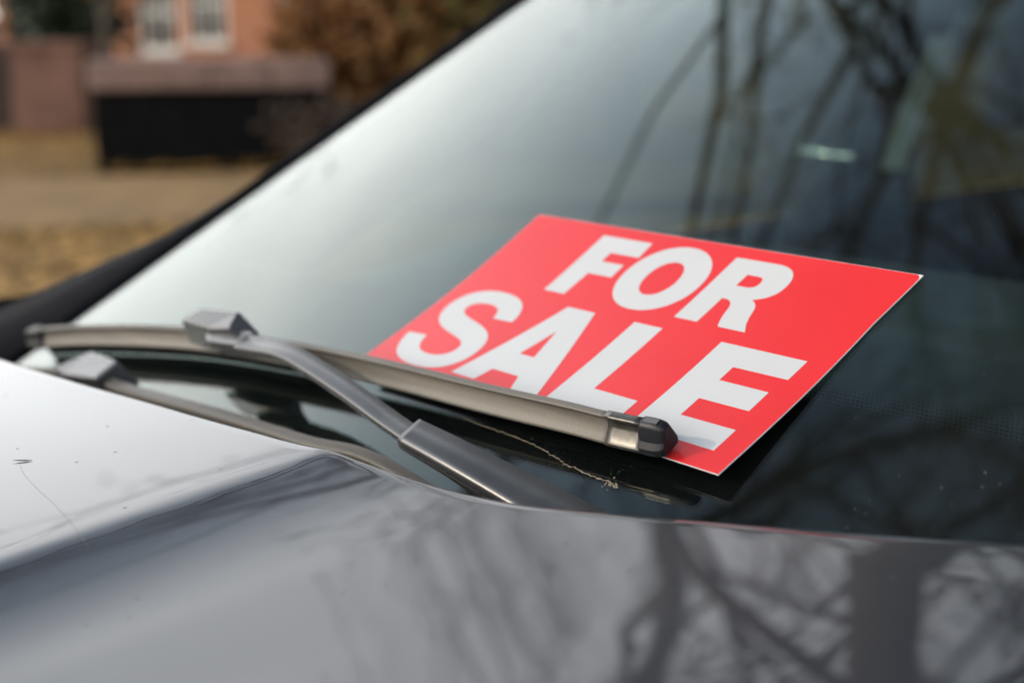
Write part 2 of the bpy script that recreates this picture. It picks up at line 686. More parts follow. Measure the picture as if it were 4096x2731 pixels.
def make_shrub(name, base, rx, ry, h, seed, count, leaf_mat, label, cat='shrub', group=None, size=0.05):
    rr = random.Random(seed)
    root = empty(name, base)
    st = MB()
    for k in range(7):
        a = rr.uniform(0, 6.28)
        top = Vector(base) + V(math.cos(a) * rx * rr.uniform(.2, .7), math.sin(a) * ry * rr.uniform(.2, .7), h * rr.uniform(.5, .85))
        st.tube([Vector(base), Vector(base).lerp(top, .5) + V(0, 0, .08 * h), top], [.03, .02, .008], 5)
    st.build('stems', bark, root, weld=False)
    lf = MB()
    blobs = [(V(rr.uniform(-.65, .65) * rx, rr.uniform(-.65, .65) * ry, rr.uniform(.25, .85) * h), rr.uniform(.22, .45)) for _ in range(16)]
    for i in range(count):
        c, s = rr.choice(blobs)
        q = Vector(base) + c + V(rr.gauss(0, s * rx * .55), rr.gauss(0, s * ry * .55), rr.gauss(0, s * h * .45))
        if q.z < base[2]:
            continue
        a = V(rr.uniform(-1, 1), rr.uniform(-1, 1), rr.uniform(-1, 1)).normalized() * size * rr.uniform(.7, 1.3)
        b = a.orthogonal().normalized() * size * .7
        lf.add([q - a, q + b, q + a, q - b], [(0, 1, 2, 3)])
    tag(lf.build('foliage', leaf_mat, root, weld=False), kind='stuff')
    tag(root, label, cat, group)
    return root


make_shrub('evergreen_shrub', heading(-17.3, 16.9, 0.1), .75, .7, 2.4, 4, 5200, leaf_green,
           'dark evergreen shrub left of the brick house, above the brown wall', size=.07)
make_shrub('autumn_shrub', heading(-4.6, 12.6, 0.1), 1.1, 0.9, 1.7, 6, 3600, leaf_rust,
           'rusty brown shrub just behind the top of the windscreen pillar', size=.06)
make_shrub('autumn_shrub', heading(-8.2, 12.3, 0.1), 0.35, 0.4, 1.25, 7, 1800, leaf_rust,
           'smaller rusty shrub beside the right end of the low black wall', size=.06)
make_shrub('autumn_shrub', heading(-7.2, 10.9, 0.1), .50, .4, .50, 14, 1600, leaf_dark,
           'low brown shrub growing in front of the low black wall', size=.045)
make_shrub('autumn_shrub', heading(-1.0, 12.5, 0.1), 1.3, 1.0, 2.6, 12, 3600, leaf_olive,
           'tall olive brown shrub behind the car roof', size=.07)

# far wood: one dark band along the horizon, seen as a mass in the paint
far_wood = MB()
rw = random.Random(9)
for i in range(12000):
    az = rw.uniform(-75, 60)
    d = rw.uniform(48, 70)
    top = 3.4 + 1.2 * math.sin(az * .21) + .7 * math.sin(az * .63)
    q = heading(az, d, rw.uniform(0, 1) ** .8 * top)
    s = rw.uniform(.14, .34)
    a = V(rw.uniform(-1, 1), rw.uniform(-1, 1), rw.uniform(-1, 1)).normalized() * s
    b = a.orthogonal().normalized() * s
    far_wood.add([q - a, q + b, q + a, q - b], [(0, 1, 2, 3)])
tag(far_wood.build('distant_wood', mat('distant_wood_leaf', (0.17, 0.165, 0.165), 0.9, noise=.3, scale=.3), weld=False),
    'distant brown wood along the horizon', 'wood', kind='stuff')

# ------------------------------------------------------------------ house, walls
def brick_material():
    m = bpy.data.materials.new('red_brick')
    n, l = nodes_of(m)
    b = n['Principled BSDF']
    tc = n.new('ShaderNodeTexCoord')
    mp = n.new('ShaderNodeMapping')
    mp.inputs['Rotation'].default_value = (rad(90), 0, 0)
    br = n.new('ShaderNodeTexBrick')
    br.inputs['Scale'].default_value = 4.5
    br.inputs['Color1'].default_value = (0.46, 0.16, 0.06, 1)
    br.inputs['Color2'].default_value = (0.36, 0.12, 0.05, 1)
    br.inputs['Mortar'].default_value = (0.33, 0.27, 0.22, 1)
    br.inputs['Mortar Size'].default_value = 0.02
    l.new(tc.outputs['Object'], mp.inputs[0])
    l.new(mp.outputs[0], br.inputs['Vector'])
    l.new(br.outputs['Color'], b.inputs['Base Color'])
    b.inputs['Roughness'].default_value = 0.9
    return m


brick = brick_material()
white_paint = mat('white_window_paint', (0.72, 0.69, 0.63), 0.5, noise=.05, scale=8)
curtain = mat('cream_curtain', (0.6, 0.55, 0.46), 0.9, noise=.15, scale=6, aniso=(8, 8, .4))
roof_tile = mat('roof_tile', (0.14, 0.07, 0.05), 0.85, noise=.3, scale=12)

HR = face_angle(-12) - rad(30)               # the front turns towards the low sun
house = empty('brick_house', heading(-11.6, 29.0, 0.1), HR)
HM = Matrix.Translation(house.location) @ Matrix.Rotation(HR, 4, 'Z')


def hp(x, y, z):
    return HM @ V(x, y, z)


def hbox(mb, c, s):
    mb.box(hp(*c), s, HR)


WIN = [(-1.2, .55), (-.1, .72), (1.9, .72), (-3.3, .72), (3.6, .72)]
xs_cuts = sorted({-5.0, 6.0, *[w[0] - .42 for w in WIN], *[w[0] + .42 for w in WIN]})
zs_cuts = [0, .55, .72, 2.03, 2.2, 2.75]
wl = MB()
for i in range(len(xs_cuts) - 1):
    for j in range(len(zs_cuts) - 1):
        x0, x1, z0, z1 = xs_cuts[i], xs_cuts[i + 1], zs_cuts[j], zs_cuts[j + 1]
        xm, zm = (x0 + x1) / 2, (z0 + z1) / 2
        hole = any(abs(xm - w[0]) < .4 and w[1] < zm < w[1] + 1.48 for w in WIN)
        if not hole:
            wl.add([hp(x0, 0, z0), hp(x1, 0, z0), hp(x1, 0, z1), hp(x0, 0, z1)], [(0, 1, 2, 3)])
            wl.add([hp(x0, .3, z0), hp(x1, .3, z0), hp(x1, .3, z1), hp(x0, .3, z1)], [(3, 2, 1, 0)])
for w in WIN:
    z1 = w[1] + 1.48
    x0, x1 = w[0] - .42, w[0] + .42
    wl.add([hp(x0, 0, w[1]), hp(x1, 0, w[1]), hp(x1, .3, w[1]), hp(x0, .3, w[1])], [(0, 1, 2, 3)])
    wl.add([hp(x0, 0, z1), hp(x0, .3, z1), hp(x1, .3, z1), hp(x1, 0, z1)], [(0, 1, 2, 3)])
    wl.add([hp(x0, 0, w[1]), hp(x0, .3, w[1]), hp(x0, .3, z1), hp(x0, 0, z1)], [(0, 1, 2, 3)])
    wl.add([hp(x1, 0, w[1]), hp(x1, 0, z1), hp(x1, .3, z1), hp(x1, .3, w[1])], [(0, 1, 2, 3)])
for (x0, y0, x1, y1) in ((-5, .0, -5, 8), (6, 8, 6, 0), (6, 8, -5, 8)):
    wl.add([hp(x0, y0, 0), hp(x1, y1, 0), hp(x1, y1, 2.75), hp(x0, y0, 2.75)], [(0, 3, 2, 1)])
wl.build('wall', brick, house)
for w in WIN:
    hgt = 1.48
    fr = MB()
    zc = w[1] + hgt / 2
    for sx in (-1, 1):
        hbox(fr, (w[0] + sx * .38, .08, zc), (.075, .09, hgt - .004))
    for sz in (-1, 1):
        hbox(fr, (w[0], .08, zc + sz * (hgt / 2 - .04)), (.68, .086, .07))
    hbox(fr, (w[0], .08, zc), (.68, .07, .05))
    hbox(fr, (w[0], .08, zc), (.05, .074, hgt - .16))
    fo = fr.build('window', white_paint, house, weld=False)
    pn = MB()
    hbox(pn, (w[0], .12, zc), (.70, .008, hgt - .1))
    pn.build('pane', side_glass, fo)
    ct = MB()
    hbox(ct, (w[0], .22, zc), (.78, .02, hgt - .06))
    ct.build('curtain', curtain, fo)
    sl = MB()
    hbox(sl, (w[0], -.05, w[1] - .045), (1.0, .16, .08))
    sl.build('sill', white_paint, fo)
rf = MB()
ridge_y = 4.0
ro = [hp(-5.4, -.4, 2.72), hp(6.4, -.4, 2.72), hp(6.4, ridge_y, 3.5), hp(-5.4, ridge_y, 3.5), hp(-5.4, 8.4, 2.72), hp(6.4, 8.4, 2.72)]
rf.add(ro, [(0, 1, 2, 3), (3, 2, 5, 4), (0, 3, 4), (1, 5, 2), (0, 4, 5, 1)])
rf.build('roof', roof_tile, house)
tag(house, 'sunlit red brick house with white framed windows behind the low black wall', 'house')

# low black wall with a pinkish stone coping
WA = face_angle(-12) + rad(2)
low_wall = empty('garden_wall', heading(-10.9, 11.7, 0.1), WA)
WM = Matrix.Translation(low_wall.location) @ Matrix.Rotation(WA, 4, 'Z')
wb = MB()
wb.box(WM @ V(-.19, 0, .315), (1.78, .5, .63), WA)
bevel(wb.build('wall_face', mat('black_painted_render', (0.010, 0.010, 0.010), .9, spec=.05, noise=.3, scale=8), low_wall), .02)
stone = mat('pinkish_coping_stone', (0.30, 0.19, 0.155), .85, noise=.2, scale=6, bump=.3, bump_scale=40)
x = -1.11
for k in range(4):
    wdt = .46
    cp = MB()
    cp.box(WM @ V(x + wdt / 2, -.02, .74), (wdt - .012, .60, .22), WA)
    bevel(cp.build('coping_stone', stone, low_wall), .015)
    x += wdt
tag(low_wall, 'low black garden wall with pinkish stone coping in front of the brick house', 'wall')

# brown wall and gate pier at the left
BA = face_angle(-17) - rad(20)
bw = empty('garden_fence', heading(-17.5, 15.6, 0.1), BA)
BM = Matrix.Translation(bw.location) @ Matrix.Rotation(BA, 4, 'Z')
brownish = mat('brown_render', (0.20, 0.105, 0.075), .9, noise=.3, scale=3)
dark_boards = mat('dark_stained_boards', (0.055, 0.036, 0.028), .9, noise=.3, scale=9)
for k in range(14):
    b1 = MB()
    b1.box(BM @ V(-.50 - .17 * k, .05, .45), (.16, .05, .9 + .02 * (k % 3)), BA)
    b1.build('board', dark_boards, bw)
b2 = MB()
b2.box(BM @ V(0, -.02, .43), (.74, .5, .86), BA)
bevel(b2.build('pier', brownish, bw), .02)
b4 = MB()
b4.box(BM @ V(0, -.02, .9), (.82, .58, .08), BA)
b4.build('pier_cap', brownish, bw)
tag(bw, 'dark board fence ending at a square brown pier, at the far left', 'fence')

# ------------------------------------------------------------------ the car
car = empty('car', (-0.42, 0.9, 0.0))
XC = -0.42
TRp = V(-0.40884462, 0.60414339 + .0009, -0.12469644 - .0016)
UPV = V(0, 0.86501225, 0.50175075)
GNV = V(0, -0.50175075, 0.86501225)


def drop(a):
    return .04 * a * a + .03 * a ** 4


def glass_n(x):
    a = x - XC
    return (GNV + V(1, 0, 0) * (.08 * a + .12 * a ** 3)).normalized()


def on_glass(x, b, h=0.0):
    """point of the outer glass face: x across the car, b metres up the slope, h above the face"""
    p = V(x, TRp.y, TRp.z) + UPV * b - GNV * (drop(x - XC) - drop(TRp.x - XC))
    return up_from_eye(p + glass_n(x) * h)


def glass_half(b):
    """half width of the screen at slope distance b"""
    return 0.728 - 0.10 * (b + 0.25) - 0.06 * max(0, b) ** 2


# windscreen pane: two faces
B0, B1 = -0.30, 0.62
NXg, NBg = 48, 24
gl = MB()
outer, inner = [], []
for j in range(NBg + 1):
    b = B0 + (B1 - B0) * j / NBg
    hw = glass_half(b)
    outer.append([on_glass(XC + hw * (2 * i / NXg - 1), b) for i in range(NXg + 1)])
    inner.append([on_glass(XC + hw * (2 * i / NXg - 1), b, -.0012) for i in range(NXg + 1)])


def grid_faces(mb, G, flip=False):
    ny_, nx_ = len(G), len(G[0])
    fs = []
    for j in range(ny_ - 1):
        for i in range(nx_ - 1):
            q = (j * nx_ + i, j * nx_ + i + 1, (j + 1) * nx_ + i + 1, (j + 1) * nx_ + i)
            fs.append(tuple(reversed(q)) if flip else q)
    mb.add([p for r in G for p in r], fs)


grid_faces(gl, outer)
grid_faces(gl, inner, True)
windscreen = gl.build('windscreen', windscreen_glass, car, smooth=True, weld=False)
windscreen.data.materials.append(clean_glass)                    # the cabin side carries no road dust
for p in windscreen.data.polygons:
    if p.index >= NXg * NBg:
        p.material_index = 1

# black ceramic border printed on the inner face, with its dotted fade
def frit_material():
    m = bpy.data.materials.new('black_ceramic_print')
    n, l = nodes_of(m)
    b = n['Principled BSDF']
    b.inputs['Base Color'].default_value = (0.004, 0.004, 0.005, 1)
    b.inputs['Roughness'].default_value = 0.6
    b.inputs['Specular IOR Level'].default_value = 0.05
    uv = n.new('ShaderNodeUVMap')
    sep = n.new('ShaderNodeSeparateXYZ')
    l.new(uv.outputs[0], sep.inputs[0])

    def M(op, a, b_=None):
        k = n.new('ShaderNodeMath')
        k.operation = op
        for i, x_ in enumerate((a, b_)):
            if x_ is None:
                continue
            if isinstance(x_, (int, float)):
                k.inputs[i].default_value = x_
            else:
                l.new(x_, k.inputs[i])
        return k.outputs[0]
    # uv in millimetres: u along the edge, v inwards from the solid edge
    pit = 2.4
    row = M('FLOOR', M('DIVIDE', sep.outputs[1], pit))
    sh = M('MULTIPLY', M('MODULO', row, 2.0), pit / 2)
    fu = M('SUBTRACT', M('FRACT', M('DIVIDE', M('ADD', M('ADD', sep.outputs[0], 4800.0), sh), pit)), .5)
    fv = M('SUBTRACT', M('FRACT', M('DIVIDE', sep.outputs[1], pit)), .5)
    rr_ = M('SQRT', M('ADD', M('MULTIPLY', fu, fu), M('MULTIPLY', fv, fv)))
    lim = M('SUBTRACT', .52, M('MULTIPLY', sep.outputs[1], .026))
    dots = M('LESS_THAN', rr_, lim)
    solid = M('LESS_THAN', sep.outputs[1], 0.0)
    fac = M('MAXIMUM', dots, solid)
    tr = n.new('ShaderNodeBsdfTransparent')
    mx = n.new('ShaderNodeMixShader')
    l.new(fac, mx.inputs[0])
    l.new(tr.outputs[0], mx.inputs[1])
    l.new(b.outputs[0], mx.inputs[2])
    l.new(mx.outputs[0], n['Material Output'].inputs['Surface'])
    return m


frit_verts, frit_faces, frit_uv = [], [], []


def frit_edge(x):
    a = x - XC
    return -0.084 + 0.05 * a + .05 * a * a if a > 0 else -0.084 + .03 * a * a


rows = [None, -8.0, 0.0, 4.0, 9.0, 14.0, 18.0]
for i in range(NXg + 1):
    s = 2 * i / NXg - 1
    for v in rows:
        if v is None:
            x_ = XC + glass_half(B0) * s
            frit_verts.append(on_glass(x_, B0, -.0020))
            frit_uv.append((x_ * 1000, -200))
        else:
            x_ = XC + glass_half(-.08) * s
            frit_verts.append(on_glass(x_, frit_edge(x_) - .012 + v / 1000, -.0020))
            frit_uv.append((x_ * 1000, v))
nr = len(rows)
for i in range(NXg):
    for j in range(nr - 1):
        a = i * nr + j
        frit_faces.append((a, a + nr, a + nr + 1, a + 1))
# side borders
for sgn in (-1, 1):
    k0 = len(frit_verts)
    for j in range(NBg + 1):
        b = B0 + (B1 - B0) * j / NBg
        hw = glass_half(b)
        for q, v in ((0, -200), (.035, -10), (.045, 0), (.060, 15)):
            x_ = XC + sgn * (hw - q)
            frit_verts.append(on_glass(x_, b, -.0017))
            frit_uv.append((b * 1000, v))
    for j in range(NBg):
        for q in range(3):
            a = k0 + j * 4 + q
            frit_faces.append((a, a + 1, a + 5, a + 4))
frit = link_mesh('ceramic_border', frit_verts, frit_faces, frit_material(), windscreen, smooth=True)
uvl = frit.data.uv_layers.new(name='UVMap')
for lp in frit.data.loops:
    uvl.data[lp.index].uv = frit_uv[lp.vertex_index]

# dirt on the glass under the parked blade: a dried silt line and stains
silt = mat('dried_silt', (0.25, 0.21, 0.155), .95, noise=.3, scale=400)
dirt_pts = [(-0.5984, -.1705), (-0.5800, -.1712), (-0.5633, -.1713), (-0.5377, -.1722), (-0.5200, -.1745), (-0.5048, -.1775), (-0.490, -.1785),
            (-0.472, -.1790), (-0.4667, -.1808)]
dl = MB()
rd = random.Random(2)
prev = None
path_d = []
for (x0, b0), (x1, b1) in zip(dirt_pts, dirt_pts[1:]):
    for k in range(8):
        t = k / 8
        path_d.append((x0 + (x1 - x0) * t, b0 + (b1 - b0) * t + rd.gauss(0, .00028)))
for i in range(len(path_d) - 1):
    (xa, ba), (xb, bb) = path_d[i], path_d[i + 1]
    f = i / len(path_d)
    w = .00014 + .00030 * f * rd.uniform(.3, 1.6)
    dl.add([on_glass(xa, ba - w, .0001), on_glass(xb, bb - w, .0001), on_glass(xb, bb + w, .00012), on_glass(xa, ba + w, .00012),
            on_glass(xa, ba, .0004), on_glass(xb, bb, .0004)],
           [(0, 1, 5, 4), (4, 5, 2, 3)])
for k in range(260):
    f = rd.random()
    i = int((0.25 + .75 * f) * (len(path_d) - 1))
    xa, ba = path_d[i]
    xa += rd.gauss(0, .006)
    ba += rd.gauss(0, .0045 + .006 * f)
    s = rd.uniform(.00006, .00017) * (2.0 if rd.random() < .05 else 1)
    c = [on_glass(xa + s * math.cos(q) * rd.uniform(.6, 1.4), ba + s * math.sin(q) * rd.uniform(.6, 1.4), .0002) for q in (0, 1.05, 2.1, 3.14, 4.2, 5.2)]
    dl.add(c, [(0, 1, 2, 3, 4, 5)])
for k in range(22):                                           # thicker crumbs where the line ends
    xa, ba = -0.4705 + rd.gauss(0, .0028), -.1800 + rd.gauss(0, .0016)
    s = rd.uniform(.0003, .0007)
    c = [on_glass(xa + s * math.cos(q) * rd.uniform(.6, 1.4), ba + s * math.sin(q) * rd.uniform(.6, 1.4), .0003) for q in (0, 1.05, 2.1, 3.14, 4.2, 5.2)]
    dl.add(c, [(0, 1, 2, 3, 4, 5)])
tag(dl.build('dried_dirt', silt, windscreen, weld=False), kind='stuff')

# pillars: black outer trim along both sides of the glass, painted skin behind
def side_strip(name, sgn, inner_off, outer_off, lift_in, lift_out, m, depth=.03, b0=B0 - .08, b1=B1, parent=car, flare=0.0):
    mb = MB()
    rings = []
    for j in range(25):
        b = b0 + (b1 - b0) * j / 24
        hw = glass_half(b)
        fl = flare * max(0, (-.02 - b)) 
        lo = lift_out + fl * .30
        ri = [on_glass(XC + sgn * (hw + inner_off), b, lift_in),
              on_glass(XC + sgn * (hw + inner_off + .004), b, lift_in + .004),
              on_glass(XC + sgn * (hw + outer_off * .6 + fl * .5), b, (lift_in + lo) / 2 + .004),
              on_glass(XC + sgn * (hw + outer_off + fl), b, lo),
              on_glass(XC + sgn * (hw + outer_off + fl), b, lo - depth),
              on_glass(XC + sgn * (hw + inner_off), b, lift_in - depth)]
        rings.append(ri)
    mb.loft(rings)
    return mb.build(name, m, parent, smooth=True)


for sgn in (-1, 1):
    side_strip('pillar_trim', sgn, -.006, .014, .001, -.004, black_trim, flare=.42)
    side_strip('pillar', sgn, .018, .055, -.012, -.085, paint, b0=-.16)

# bonnet ------------------------------------------------------------
ZE = [(-1.4, -.252), (-1.25, -.237), (-1.07, -.222), (-.9, -.2135), (-.75, -.207), (-.62, -.2022), (-.56, -.2000), (-.550, -.2019), (-.535, -.2044), (-.515, -.2066),
      (-.49, -.2076), (-.45, -.2066), (-.41, -.2048), (-.36, -.2012), (-.30, -.196), (-.26, -.1925), (-.2, -.188), (-.1, -.184), (.1, -.187), (.25, -.20), (.34, -.225),
      (.42, -.26), (.48, -.30)]
YE = [(-1.4, 0.3121), (-1.15, 0.3141), (-0.9538, 0.3151), (-0.9074, 0.316), (-0.8434, 0.3198), (-0.7859, 0.3234), (-0.736, 0.3278), (-0.6688, 0.3338), (-0.6114, 0.3405), (-0.5755, 0.344), (-0.5496, 0.3522), (-0.5373, 0.3587), (-0.5273, 0.3617), (-0.5142, 0.3649), (-0.5013, 0.3679), (-0.4875, 0.3723), (-0.4705, 0.3763), (-0.4564, 0.3798), (-0.4323, 0.394), (-0.4066, 0.4081), (-0.369, 0.4262), (-0.3363, 0.4413), (-0.3059, 0.4562), (-0.27, 0.4747), (-0.2507, 0.4866), (-0.15, 0.53), (-0.05, 0.54), (0.2, 0.55), (0.48, 0.55)]


def bonnet_z(x, y):
    ye = smooth_table(YE, x, .018)
    t = ye - y
    xs_ = x - .10 * max(0, min(t, .4)) * (1 if x < -.3 else 0.0) * max(0, 1 - abs(x + .55) / .25)
    z = smooth_table(ZE, xs_, .004 + .008 * min(1.0, abs(xs_ + .56) / .02))
    z -= .055 * t + .035 * t * t + .10 * max(0, t - .55) ** 2
    return z


bn = MB()
xs_list = []
x = -1.30
while x < .462:
    xs_list.append(x)
    x += .002 if -.60 < x < -.53 else .006 if -.53 <= x < -.44 else (.012 if -.9 < x < -.2 else .03)
ts_list = [0, .0015, .004, .010, .02, .03] + [.03 + .04 * k for k in range(1, 26)]
Gt = []
for x in xs_list:
    ye = smooth_table(YE, x, .018)
    col = []
    z0 = bonnet_z(x, ye)
    col.append(up_from_eye((x, ye - .010, z0 - .022)))
    col.append(up_from_eye((x, ye + .0004, z0 - .006)))
    for t in ts_list:
        z = bonnet_z(x, ye - t)
        if t == 0:
            z -= .0012
        elif t == .0015:
            z -= .0004
        col.append(up_from_eye((x, ye - t, z)))
    Gt.append(col)
grid_faces(bn, Gt, True)
bonnet = bn.build('bonnet', paint, car, smooth=True, weld=False)
bonnet.data.flip_normals() if False else None

# cowl below the bonnet edge and below the glass
cw = MB()
rows_c = []
for x in [(-1.25 + .05 * k) for k in range(34)]:
    ye = lerp_table(YE, x)
    ze = lerp_table(ZE, x)
    g = on_glass(x, B0 + .02, -.008) - V(0, 0, EYE)
    rows_c.append([up_from_eye((x, ye - .03, ze - .10)), up_from_eye((x, (ye + g.y) / 2 + .01, min(ze, g.z) - .085)), up_from_eye((x, g.y, g.z))])
grid_faces(cw, rows_c, True)
cw.build('cowl_panel', black_plastic, car, smooth=True, weld=False)

# front end, wings, doors, roof, rear: the rest of the shell
def shell(name, rings, m, caps=True):
    mb = MB()
    mb.loft(rings, closed=True, caps=caps)
    return mb.build(name, m, car, smooth=False)


yf = -.69
fb = MB()
prof = [(-.66, .80), (-.74, .74), (-.82, .62), (-.86, .45), (-.82, .26), (-.70, .22)]
rows_f = []
for k in range(17):
    s = k / 8 - 1
    x = XC + .86 * s
    bend = .16 * s * s + .12 * s ** 6
    rows_f.append([V(x, y + bend, z) for y, z in prof])
grid_faces(fb, rows_f)
bevel(fb.build('front_bumper', paint, car, smooth=True), .004)
gr = MB()
for k in range(6):
    gr.box((XC, -.86, .50 + .035 * k), (.72, .03, .014))
gr.build('grille', black_plastic, car)
for s in (-1, 1):
    hl = MB()
    hl.box((XC + s * .60, -.70, .70), (.36, .10, .13))
    bevel(hl.build('headlight', lamp_glass, car), .03, 3)
    wg = MB()                                                    # wing
    pr = []
    for k in range(11):
        y = -.60 + 1.10 * k / 10
        xo = XC + s * (.875 - .10 * max(0, -.25 - y))
        ztop = bonnet_z(XC + s * .86, min(y, .40)) + EYE - .012
        pr.append([V(XC + s * .862, y, ztop), V(xo, y, ztop - .10), V(xo + s * .01, y, .62), V(xo, y, .30 if (y < -.45 or y > .38) else .62 + .0 * y)])
    grid_faces(wg, pr, s > 0)
    wg.build('wing', paint, car, smooth=True)
    dr = MB()                                                    # doors and rear quarter, below the windows
    pr = []
    for k in range(13):
        y = .50 + 2.75 * k / 12
        pr.append([V(XC + s * .84, y, .98 + .02 * k / 12), V(XC + s * .885, y, .90), V(XC + s * .89, y, .60), V(XC + s * .86, y, .26)])
    grid_faces(dr, pr, s > 0)
    dr.build('door_side', paint, car, smooth=True)
    hd = MB()
    hd.box((XC + s * .90, 1.62, .86), (.03, .20, .03))
    bevel(hd.build('door_handle', chrome, car), .008, 2)
    rail = MB()                                                  # roof side, middle and rear pillars
    rail.tube([on_glass(XC + s * (glass_half(B1) + .06), B1, -.02), V(XC + s * .60, 1.75, 1.46), V(XC + s * .60, 2.3, 1.44), V(XC + s * .66, 2.95, 1.22), V(XC + s * .80, 3.2, 1.0)],
              [.05, .045, .05, .07, .09], 8)
    rail.build('roof_rail', paint, car, smooth=True)
    bp = MB()
    bp.tube([V(XC + s * .80, 1.55, .96), V(XC + s * .70, 1.62, 1.25), V(XC + s * .60, 1.68, 1.45)], [.05, .045, .04], 8)
    bp.build('middle_pillar', black_trim, car, smooth=True)
    sg_ = MB()
    sg_.add([V(XC + s * .835, .60, .985), V(XC + s * .835, 3.05, 1.0), V(XC + s * .66, 2.85, 1.26), V(XC + s * .605, 2.3, 1.43), V(XC + s * .605, 1.3, 1.44), V(XC + s * .70, .95, 1.27)],
            [(0, 1, 2, 3, 4, 5)])
    sg_.build('side_window', side_glass, car)
    for y in (-.03, 2.62):
        wh = MB()
        rg = []
        for (dx, r) in ((-.10, .25), (-.11, .29), (-.08, .318), (.08, .318), (.11, .29), (.10, .25)):
            rg.append([V(XC + s * .77 + dx, y + r * math.cos(q * math.pi / 16), .318 + r * math.sin(q * math.pi / 16)) for q in range(32)])
        wh.loft(rg)
        wo = wh.build('wheel', tyre_rubber, car, smooth=True)
        rm = MB()
        for q in range(5):
            a = q * 2 * math.pi / 5
            ca, sa = math.cos(a), math.sin(a)
            rm.tube([V(XC + s * .885, y + .04 * ca, .318 + .04 * sa), V(XC + s * .878, y + .21 * ca, .318 + .21 * sa)], [.035, .028], 6)
        rm.tube([V(XC + s * .87, y, .318), V(XC + s * .892, y, .318)], [.06, .05], 12)
        rm.build('rim', rim_alloy, wo, smooth=True)
    mr = MB()                                                    # door mirror
    mr.loft([[V(XC + s * (.90 + dx), 1.02 + dy * w_, .84 + dz * w_ * .85) for dy, dz in ((-.05, -.06), (.04, -.07), (.05, .06), (-.03, .07))]
             for dx, w_ in ((0, .45), (.04, .9), (.16, 1.0), (.2, .6))])
    bevel(mr.build('door_mirror', black_trim, car, smooth=True), .01)

rfm = MB()
rows_r = []
for k in range(9):
    t = k / 8
    r = []
    e = on_glass(XC, B1)
    for i in range(13):
        s = i / 6 - 1
        g = on_glass(XC + s * (glass_half(B1) + .02), B1, .0)
        end = V(XC + s * .60, 2.95, 1.26 - .03 * s * s)
        p = g.lerp(end, t)
        p.z += .10 * math.sin(math.pi * t) * (1 - .25 * s * s)
        r.append(p)
    rows_r.append(r)
grid_faces(rfm, rows_r, False)
ro_ = rfm.build('roof', paint, car, smooth=True)
so = ro_.modifiers.new('thick', 'SOLIDIFY')
so.thickness = .03
so.offset = -1
rw_ = MB()
rw_.add([V(XC - .60, 2.96, 1.25), V(XC + .60, 2.96, 1.25), V(XC + .70, 3.30, 1.02), V(XC - .70, 3.30, 1.02)], [(0, 3, 2, 1)])
rw_.build('rear_window', side_glass, car)
bt = MB()
grid_faces(bt, [[V(XC - .84, 3.2, 1.0), V(XC + .84, 3.2, 1.0)], [V(XC - .80, 3.45, 1.0), V(XC + .80, 3.45, 1.0)], [V(XC - .84, 3.55, .7), V(XC + .84, 3.55, .7)], [V(XC - .82, 3.5, .28), V(XC + .82, 3.5, .28)]])
bt.build('tailgate', paint, car)
un = MB()
un.box((XC, 1.35, .27), (1.5, 4.1, .06))
un.build('floor_pan', dark_void, car)

# cabin
dash = MB()
prof_d = [(.535, .985), (.60, 1.035), (.78, 1.062), (.98, 1.055), (1.06, 1.02), (1.07, .90), (1.0, .70), (.96, .45)]
rows_d = []
for k in range(15):
    s = k / 7 - 1
    rows_d.append([V(XC + .72 * s, y + .12 * s * s, z - .03 * s * s) for y, z in prof_d])
grid_faces(dash, rows_d)
bevel(dash.build('dashboard', cabin_grey, car, smooth=True), .01)
stw = MB()
cst = V(XC + .36, 1.24, .98)
q1 = V(1, 0, 0)
q2 = V(0, .42, .91)
stw.tube([cst + (q1 * math.cos(a * math.pi / 14) + q2 * math.sin(a * math.pi / 14)) * .185 for a in range(29)], .016, 8)
stw.tube([cst - q1 * .18, cst + q1 * .18], .022, 6)
stw.tube([cst, cst + V(0, -.24, -.12)], .035, 8)
stw.build('steering_wheel', cabin_grey, car, smooth=True)
for sx in (-.36, .36):
    st = MB()
    st.box((XC + sx, 1.62, .62), (.50, .52, .18))
    seat = bevel(st.build('seat', cabin_cloth, car), .05, 3)
    bk = MB()
    bk.loft([[V(XC + sx + a * w_, 1.86 + dy + (.05 if c > 0 else -.05), z) for a, c in ((-1, -1), (1, -1), (1, 1), (-1, 1))]
             for z, dy, w_ in ((.62, 0, .25), (.9, .06, .26), (1.12, .13, .21), (1.16, .14, .16))])
    bevel(bk.build('backrest', cabin_cloth, seat), .04, 3)
    hr = MB()
    hr.box((XC + sx, 2.02, 1.25), (.26, .10, .17))
    bevel(hr.build('headrest', cabin_cloth, seat), .04, 3)
rb = MB()
rb.box((XC, 2.72, .62), (1.3, .5, .2))
rb.box((XC, 2.98, .86), (1.3, .16, .42))
bevel(rb.build('rear_bench', cabin_cloth, car), .04, 2)
bar = MB()
bar.tube([V(-1.235, 1.52, 1.077), V(-1.145, 1.52, 1.077)], .008, 12)
bar.build('glint_bar', chrome, car, smooth=True)  # made-up chrome bar, added and turned to catch the sun as a bright streak
sb_ = MB()
bpts = resample([V(-1.055, 1.60, 1.37), V(-1.08, 1.61, 1.248), V(-1.105, 1.575, 1.13), V(-1.115, 1.56, 1.06)], 16)
sb_.loft([[p + V(-.010, -.012, 0), p + V(.010, .012, 0), p + V(.0095, .0135, .0), p + V(-.0105, -.0105, 0)] for p in bpts])
sb_.build('seat_belt', belt_cloth, car)
mir = MB()                                                       # inner mirror
mir.box((XC, 1.02, 1.36), (.22, .03, .06))
bevel(mir.build('inner_mirror', black_plastic, car), .015, 3)

